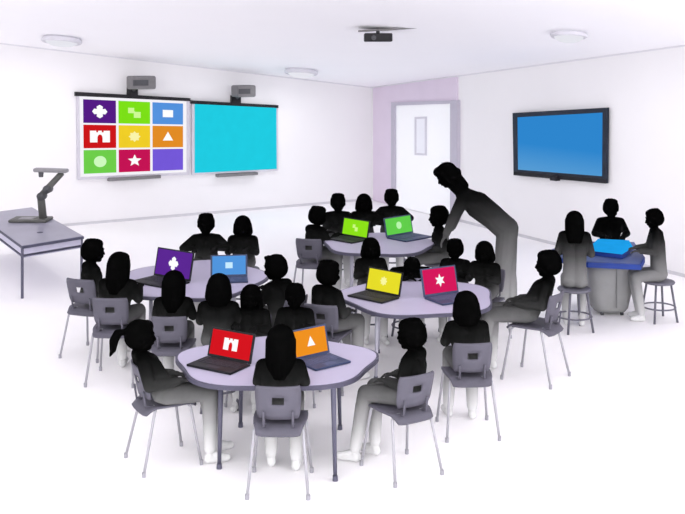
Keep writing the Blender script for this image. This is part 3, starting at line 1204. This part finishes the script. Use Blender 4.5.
def kid_joints(pose):
    """seated child facing +Y, origin on the floor under the hips, seat at 0.44, crown at 1.0"""
    lean = {'type': 0.055, 'wide': 0.05, 'lap': 0.01, 'slump': 0.20, 'stool': 0.035, 'side': 0.05, 'stand': 0.02, 'recline': -0.135, 'stretch': 0.0}[pose]
    up = 0.22 if pose == 'stool' else 0.0
    J = {}
    J['pelvis'] = V(0, 0.0, 0.522)
    J['waist'] = V(0, lean * 0.25, 0.60 + up * 0.35)
    J['chest'] = V(0, lean * 0.65, 0.685 + up * 0.8)
    sz = 0.748 + up
    J['neck0'] = V(0, lean * 1.0, 0.775 + up)
    J['headc'] = V(0, lean * 1.15 + 0.012, 0.895 + up)
    if pose == 'slump':
        sz = 0.765
        J['chest'] = V(0, 0.12, 0.70)
        J['neck0'] = V(0, 0.20, 0.79)
        J['headc'] = V(0, 0.30, 0.82)
    sw = 0.114 if pose != 'slump' else 0.175
    J['sh'] = {s: V(s * sw, J['neck0'].y - 0.008, sz) for s in (-1, 1)}
    J['hip'] = {s: V(s * 0.062, 0.02, 0.508) for s in (-1, 1)}
    J['kn'] = {s: V(s * 0.082, 0.27, 0.492) for s in (-1, 1)}
    J['an'] = {s: V(s * 0.085, 0.29 - 0.03 * s, 0.075) for s in (-1, 1)}
    J['toe'] = {s: V(s * 0.10, 0.39 - 0.03 * s, 0.034) for s in (-1, 1)}
    if pose in ('type', 'slump', 'side'):
        J['el'] = {s: V(s * 0.148, J['neck0'].y + 0.05, 0.63) for s in (-1, 1)}
        J['wr'] = {s: V(s * 0.085, J['neck0'].y + 0.225, 0.695) for s in (-1, 1)}
    if pose == 'slump':
        J['el'] = {s: V(s * 0.26, 0.30, 0.715) for s in (-1, 1)}
        J['wr'] = {s: V(s * 0.06, 0.39, 0.715 + 0.02 * s) for s in (-1, 1)}
    if pose == 'wide':
        J['el'] = {s: V(s * 0.225, J['neck0'].y + 0.07, 0.67) for s in (-1, 1)}
        J['wr'] = {s: V(s * 0.11, J['neck0'].y + 0.225, 0.70) for s in (-1, 1)}
    if pose in ('recline', 'stretch'):
        J['kn'] = {s: V(s * 0.078, 0.31, 0.485) for s in (-1, 1)}
        J['an'] = {s: V(s * 0.082, 0.35 - 0.04 * s, 0.085) for s in (-1, 1)}
        J['toe'] = {s: V(s * 0.10, 0.46 - 0.04 * s, 0.040) for s in (-1, 1)}
    if pose in ('lap', 'recline', 'stretch'):
        J['el'] = {s: V(s * 0.160, J['neck0'].y + 0.02, 0.60) for s in (-1, 1)}
        J['wr'] = {s: V(s * 0.075, 0.17 + lean * 0.4, 0.59) for s in (-1, 1)}
    if pose == 'stool':
        J['el'] = {s: V(s * 0.172, J['neck0'].y + 0.04, 0.78) for s in (-1, 1)}
        J['wr'] = {s: V(s * 0.10, J['neck0'].y + 0.20, 0.775) for s in (-1, 1)}
        J['an'] = {s: V(s * 0.08, 0.20, 0.075) for s in (-1, 1)}
        J['toe'] = {s: V(s * 0.09, 0.30, 0.034) for s in (-1, 1)}
    J['hd'] = {s: V(-s * 0.25, 1, -0.12) for s in (-1, 1)}
    if pose == 'slump':
        J['hd'] = {s: V(-s * 1, 0.1, 0) for s in (-1, 1)}
    if pose == 'stand':
        J['pelvis'] = V(0, 0, 0.60)
        J['waist'] = V(0, 0.01, 0.70)
        J['chest'] = V(0, 0.02, 0.80)
        J['neck0'] = V(0, 0.03, 0.895)
        J['headc'] = V(0, 0.05, 1.015)
        J['sh'] = {s: V(s * sw, 0.02, 0.868) for s in (-1, 1)}
        J['el'] = {s: V(s * 0.18, 0.04, 0.74) for s in (-1, 1)}
        J['wr'] = {s: V(s * 0.10, 0.20, 0.735) for s in (-1, 1)}
        J['hip'] = {s: V(s * 0.06, 0, 0.56) for s in (-1, 1)}
        J['kn'] = {s: V(s * 0.07, 0.01, 0.32) for s in (-1, 1)}
        J['an'] = {s: V(s * 0.075, 0, 0.075) for s in (-1, 1)}
        J['toe'] = {s: V(s * 0.09, 0.10, 0.034) for s in (-1, 1)}
    J['hn'] = V(0, 0, 1)
    J['pitch'] = {'slump': -0.7, 'type': -0.16, 'wide': -0.14, 'stool': -0.2, 'lap': -0.05, 'side': -0.12, 'stand': -0.2, 'recline': -0.05, 'stretch': -0.08}[pose]
    J['hk'] = 1.0
    J['r'] = dict(hipw=0.048, waistw=0.038, chestw=0.048, pelvis=0.074, waist=0.066, chest=0.072, sh=0.040, neck=0.031, el=0.031, wr=0.021,
                  hip=0.062, kn=0.046, an=0.029)
    if pose == 'stool':
        J['r']['waist'] = 0.07
        J['r']['sh'] = 0.044
    J['crown'] = J['headc'].z + 0.108
    return J


POSES = {}


def get_pose(pose):
    if pose not in POSES:
        J = kid_joints(pose)
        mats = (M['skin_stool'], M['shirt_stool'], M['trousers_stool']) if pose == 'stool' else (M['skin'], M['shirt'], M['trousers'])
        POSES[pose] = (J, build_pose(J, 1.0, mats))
    return POSES[pose]


def person(px, py, face, s, pose, hair, label, chair=None, pitch_hair=True, cdx=0.0, cface=None, group=None, stool=None, coff=(0, 0)):
    """px,py: crown of the head in the photo; face: direction (x,y) looked at"""
    J, parts = get_pose(pose)
    d = Vector((face[0], face[1], 0)).normalized()
    rz = math.atan2(-d.x, d.y)
    crown = on_z(px, py, J['crown'] * s)
    base = crown - d * (J['headc'].y * s)
    t = thing('person', label, 'person', (base.x, base.y, 0), rz, s, group)
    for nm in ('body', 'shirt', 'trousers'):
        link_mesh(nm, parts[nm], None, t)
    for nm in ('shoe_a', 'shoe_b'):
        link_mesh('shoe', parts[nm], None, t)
    h = link_mesh('hair', get_hair(hair), None, t)
    h.location = J['headc']
    h.rotation_euler = (J['pitch'], 0, 0)
    if chair:
        cd_ = Vector((cface[0], cface[1], 0)).normalized() if cface else d
        crz = math.atan2(-cd_.x, cd_.y)
        c = base + cd_ * (0.035 * s)
        put_chair(c.x + coff[0], c.y + coff[1], crz, s, chair)
    if stool:
        put_stool(base.x, base.y, s, stool)
    return t


# front table
person(141, 320, (0.93, 0.36), 1.05, 'recline', 'ponytail', 'seated person with ponytail at the left of the nearest table, hands in lap',
       'grey chair at front left, under the person with the ponytail', cface=(0.86, 0.50), coff=(-0.03, 0.08))
person(281, 325, (0.02, 1), 1.07, 'type', 'long', 'person with long hair seen from behind, between the red and orange laptops',
       'nearest chair, seen square from behind, in front of the nearest table')
person(411, 319, (-0.90, 0.42), 1.05, 'stretch', 'short', 'person with short hair at the right of the nearest table, legs stretched left',
       'grey chair at the right end of the nearest table, back turned to the viewer', cface=(-0.52, 0.85), coff=(-0.07, -0.05))
person(295, 284.5, (-0.1, -1), 0.98, 'type', 'short', 'person with short hair facing us just behind the orange laptop',
       'chair hidden behind the person at the orange laptop')
person(251, 285, (-0.1, -1), 0.98, 'type', 'long', 'person with long hair facing us right of the red laptop',
       'chair hidden behind the long-haired person right of the red laptop')
# left table
person(93.5, 239, (0.85, 0.52), 1.12, 'lap', 'short', 'person with short hair in profile at the left end of the purple-laptop table',
       'grey chair nearest the teacher desk, at far left', cface=(0.35, 0.94))
person(119.5, 252, (0.2, 0.98), 1.13, 'type', 'long', 'person with long hair seen from behind, second from left at the purple-laptop table',
       'grey chair second from left, under a long-haired person seen from behind', cface=(0.05, 1))
person(174, 270.5, (0.0, 1), 1.06, 'type', 'long', 'person with long hair seen from behind directly below the purple laptop',
       'grey chair seen from behind, between the ponytailed person and the red laptop')
person(219, 273.5, (0.0, 1), 1.08, 'type', 'bob', 'person with bobbed hair seen from behind, just above the red laptop',
       stool='stool hidden behind the red laptop')
person(206, 214, (0.05, -1), 1.12, 'wide', 'short', 'person with short hair facing us behind the purple laptop, broad shoulders',
       stool='stool behind the purple laptop on the far side of its table')
person(242.5, 216, (-0.05, -1), 1.08, 'type', 'bob', 'person with bobbed hair facing us behind the light blue laptop',
       stool='stool behind the light blue laptop on the far side of its table')
person(275, 254.5, (-0.8, 0.6), 1.12, 'side', 'spiky', 'person with tousled hair facing left at the right end of the blue-laptop table',
       'chair at the right end of the blue-laptop table')
# middle right table
person(329, 260.5, (0.72, 0.70), 1.1, 'lap', 'short', 'person with short hair at the left of the yellow-laptop table, looking right',
       'grey chair at the left end of the yellow-laptop table', cface=(0.30, 0.95))
person(371, 238, (0.15, -1), 1.02, 'type', 'bob', 'person facing us behind the yellow laptop, on the far side of its table',
       stool='stool on the far side of the table behind the yellow laptop')
person(412, 258, (0.05, -1), 0.96, 'slump', 'short', 'person slumped on folded arms between the yellow and magenta laptops',
       stool='stool under the slumped person between the yellow and magenta laptops')
person(455, 239.5, (-0.35, -1), 1.00, 'type', 'short', 'person with short hair facing us right behind the magenta laptop',
       stool='stool behind the magenta laptop, on the far side of its table')
person(484, 241.5, (-0.55, -1), 1.02, 'type', 'bob', 'person with bobbed hair below the leaning teacher, behind the magenta laptop table',
       'chair in front of the leaning teacher legs')
person(466, 291, (-0.08, 1), 1.07, 'type', 'bob', 'person with bobbed hair seen from behind, in front of the magenta laptop',
       'grey chair seen square from behind, right of the nearest table')
person(548, 250.5, (-0.93, 0.3), 1.15, 'recline', 'short', 'person with short hair in profile facing left, beside the blue station',
       'grey chair beside the blue station, turned left', cface=(-0.8, 0.55), coff=(0.07, -0.05))
# back table
person(318, 206, (0.75, 0.6), 1.12, 'side', 'short', 'leftmost person at the farthest table, in a grey chair, looking right',
       'grey chair at the left end of the farthest table', cface=(0.25, 0.97))
person(338, 194, (0.1, -1), 1.12, 'type', 'short', 'person with short hair facing us, above left of the lime laptop',
       stool='stool on the far side of the farthest table, left one')
person(364, 194, (0.05, -1), 1.10, 'wide', 'bob', 'person with bobbed hair facing us between the two green laptops',
       stool='stool on the far side of the farthest table, middle one')
person(391.5, 189.5, (0.0, -1), 1.12, 'wide', 'short', 'person with short hair facing us behind the mid green laptop',
       stool='stool on the far side of the farthest table, right one')
person(438.5, 206, (-0.95, -0.1), 1.16, 'lap', 'short', 'person in profile facing left right under the teacher arm, at the farthest table',
       stool='stool at the right end of the farthest table, under the teacher arm')

# ------------------------------------------------------------------ blue station
zt = 0.70
poly = [on_z(x, y, zt) for x, y in [(547, 250.5), (556, 257), (588, 262), (641, 264.5), (645, 257), (634, 241.5), (574, 241)]]
c0 = sum(poly, Vector()) / len(poly)
c0.z = 0
stn = thing('station_table', 'blue-topped station with a grey cabinet base at the right of the room', 'table', c0)
poly = [p - c0 for p in poly]
bm = bmesh.new()
prism(bm, inset(poly, 0.97, zt), Vector((0, 0, -0.02)))
obj('tabletop', bm, M['navy'], stn)
bm = bmesh.new()
prism(bm, inset(poly, 1.0, zt - 0.005), Vector((0, 0, -0.055)))
obj('edge_band', bm, M['royal'], stn)
# cabinet: rounded, tapering to the floor
cb = on_z(614, 318, 0.0) - c0
cb.y += 0.22
bm = bmesh.new()
rings = []
for zz, kx in ((0.04, 0.17), (0.08, 0.20), (0.25, 0.235), (0.45, 0.25), (zt - 0.06, 0.265)):
    rings.append([bm.verts.new((cb.x + kx * 1.0 * math.copysign(abs(cos(a)) ** 0.55, cos(a)), cb.y + kx * 0.85 * math.copysign(abs(sin(a)) ** 0.55, sin(a)), zz)) for a in [2 * pi * i / 40 for i in range(40)]])
for a, b_ in zip(rings, rings[1:]):
    for i in range(40):
        bm.faces.new((a[i], a[(i + 1) % 40], b_[(i + 1) % 40], b_[i]))
bm.faces.new(rings[0][::-1])
bm.faces.new(rings[-1])
cab = obj('cabinet', bm, M['cabinet'], stn, True)
bm = bmesh.new()
box(bm, (cb.x + 0.03, cb.y - 0.215, 0.36), (0.008, 0.02, 0.5))
obj('door_seam', bm, M['cabinet_line'], cab)
for sx, sy in ((-0.1, -0.1), (0.12, -0.1), (-0.1, 0.1), (0.12, 0.1)):
    bm = bmesh.new()
    tube(bm, [(cb.x + sx - 0.015, cb.y + sy, 0.025), (cb.x + sx + 0.015, cb.y + sy, 0.025)], 0.025, 14)
    obj('caster', bm, M['dark_grey'], stn, True)
# bright blue panel device on the table
dpoly = [on_z(x, y, zt + 0.06) for x, y in [(592.5, 244.5), (594.5, 250), (622, 253.2), (632.5, 246.5), (629, 240.5), (598, 239)]]
dc0 = sum(dpoly, Vector()) / len(dpoly)
dc0.z = zt + 0.001
dv = thing('light_panel', 'bright blue lit panel lying on the blue station top', 'light panel', dc0)
dl = [p - dc0 for p in dpoly]
bm = bmesh.new()
prism(bm, inset(dl, 1.03, 0.045), Vector((0, 0, -0.045)))
obj('base', bm, M['royal'], dv)
bm = bmesh.new()
prism(bm, inset(dl, 1.0, 0.062), Vector((0, 0, -0.018)))
obj('lit_surface', bm, M['cyan_glow'], dv)


def station_person(px, py, face, s, hair, label, pose='stool'):
    return person(px, py, face, s, pose, hair, label)


pa = station_person(574.5, 211, (0.2, 1), 1.03, 'long', 'person with long hair seen from behind on a stool at the blue station')
pb = station_person(654, 209, (-1, 0.1), 1.0, 'short', 'person with short hair in profile facing left on the outer stool, far right')
pc = station_person(611, 199.5, (-0.05, -1), 1.06, 'short', 'person facing us standing behind the blue station', 'stand')
put_stool(pa.location.x, pa.location.y + 0.02, 1.03, 'round grey stool under the long-haired person at the blue station')
put_stool(pb.location.x, pb.location.y, 1.0, 'round grey stool at far right, under the person in profile')

# ------------------------------------------------------------------ teacher
J = {}
J['pelvis'] = V(0, -0.02, 1.00)
J['waist'] = V(0, 0.13, 1.13)
J['chest'] = V(0, 0.30, 1.26)
J['neck0'] = V(0, 0.47, 1.40)
J['headc'] = V(0, 0.64, 1.58)
J['sh'] = {s: V(s * 0.165, 0.44, 1.35) for s in (-1, 1)}
J['el'] = {-1: V(-0.21, 0.56, 1.13), 1: V(0.21, 0.53, 1.14)}
J['wr'] = {-1: V(-0.20, 0.64, 0.94), 1: V(0.22, 0.60, 0.95)}
J['hd'] = {s: V(0, 0.5, -0.8) for s in (-1, 1)}
J['hn'] = V(0, 1, 0.3)
J['hip'] = {s: V(s * 0.085, -0.02, 0.93) for s in (-1, 1)}
J['kn'] = {-1: V(-0.09, 0.03, 0.50), 1: V(0.09, -0.03, 0.50)}
J['an'] = {-1: V(-0.09, 0.02, 0.09), 1: V(0.09, -0.08, 0.09)}
J['toe'] = {-1: V(-0.11, 0.17, 0.04), 1: V(0.11, 0.07, 0.04)}
J['pitch'] = -0.55
J['hk'] = 1.25
J['r'] = dict(hipw=0.075, waistw=0.055, chestw=0.075, pelvis=0.118, waist=0.122, chest=0.130, sh=0.072, neck=0.074, el=0.046, wr=0.030,
              hip=0.106, kn=0.080, an=0.046)
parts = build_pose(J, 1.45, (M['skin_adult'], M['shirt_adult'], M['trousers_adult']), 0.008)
d = Vector((-0.98, 0.18, 0)).normalized()
bp_ = on_z(505, 320, 0)
tt = thing('person', 'standing adult teacher bending forward over the children at the farthest table', 'person', (bp_.x, bp_.y, 0), math.atan2(-d.x, d.y))
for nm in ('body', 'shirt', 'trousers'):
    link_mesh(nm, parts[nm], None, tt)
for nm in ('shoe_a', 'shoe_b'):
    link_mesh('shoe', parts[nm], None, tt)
h = link_mesh('hair', get_hair('swept'), None, tt)
h.location = J['headc']
h.rotation_euler = (J['pitch'], 0, 0)
h.scale = (1.28, 1.28, 1.28)
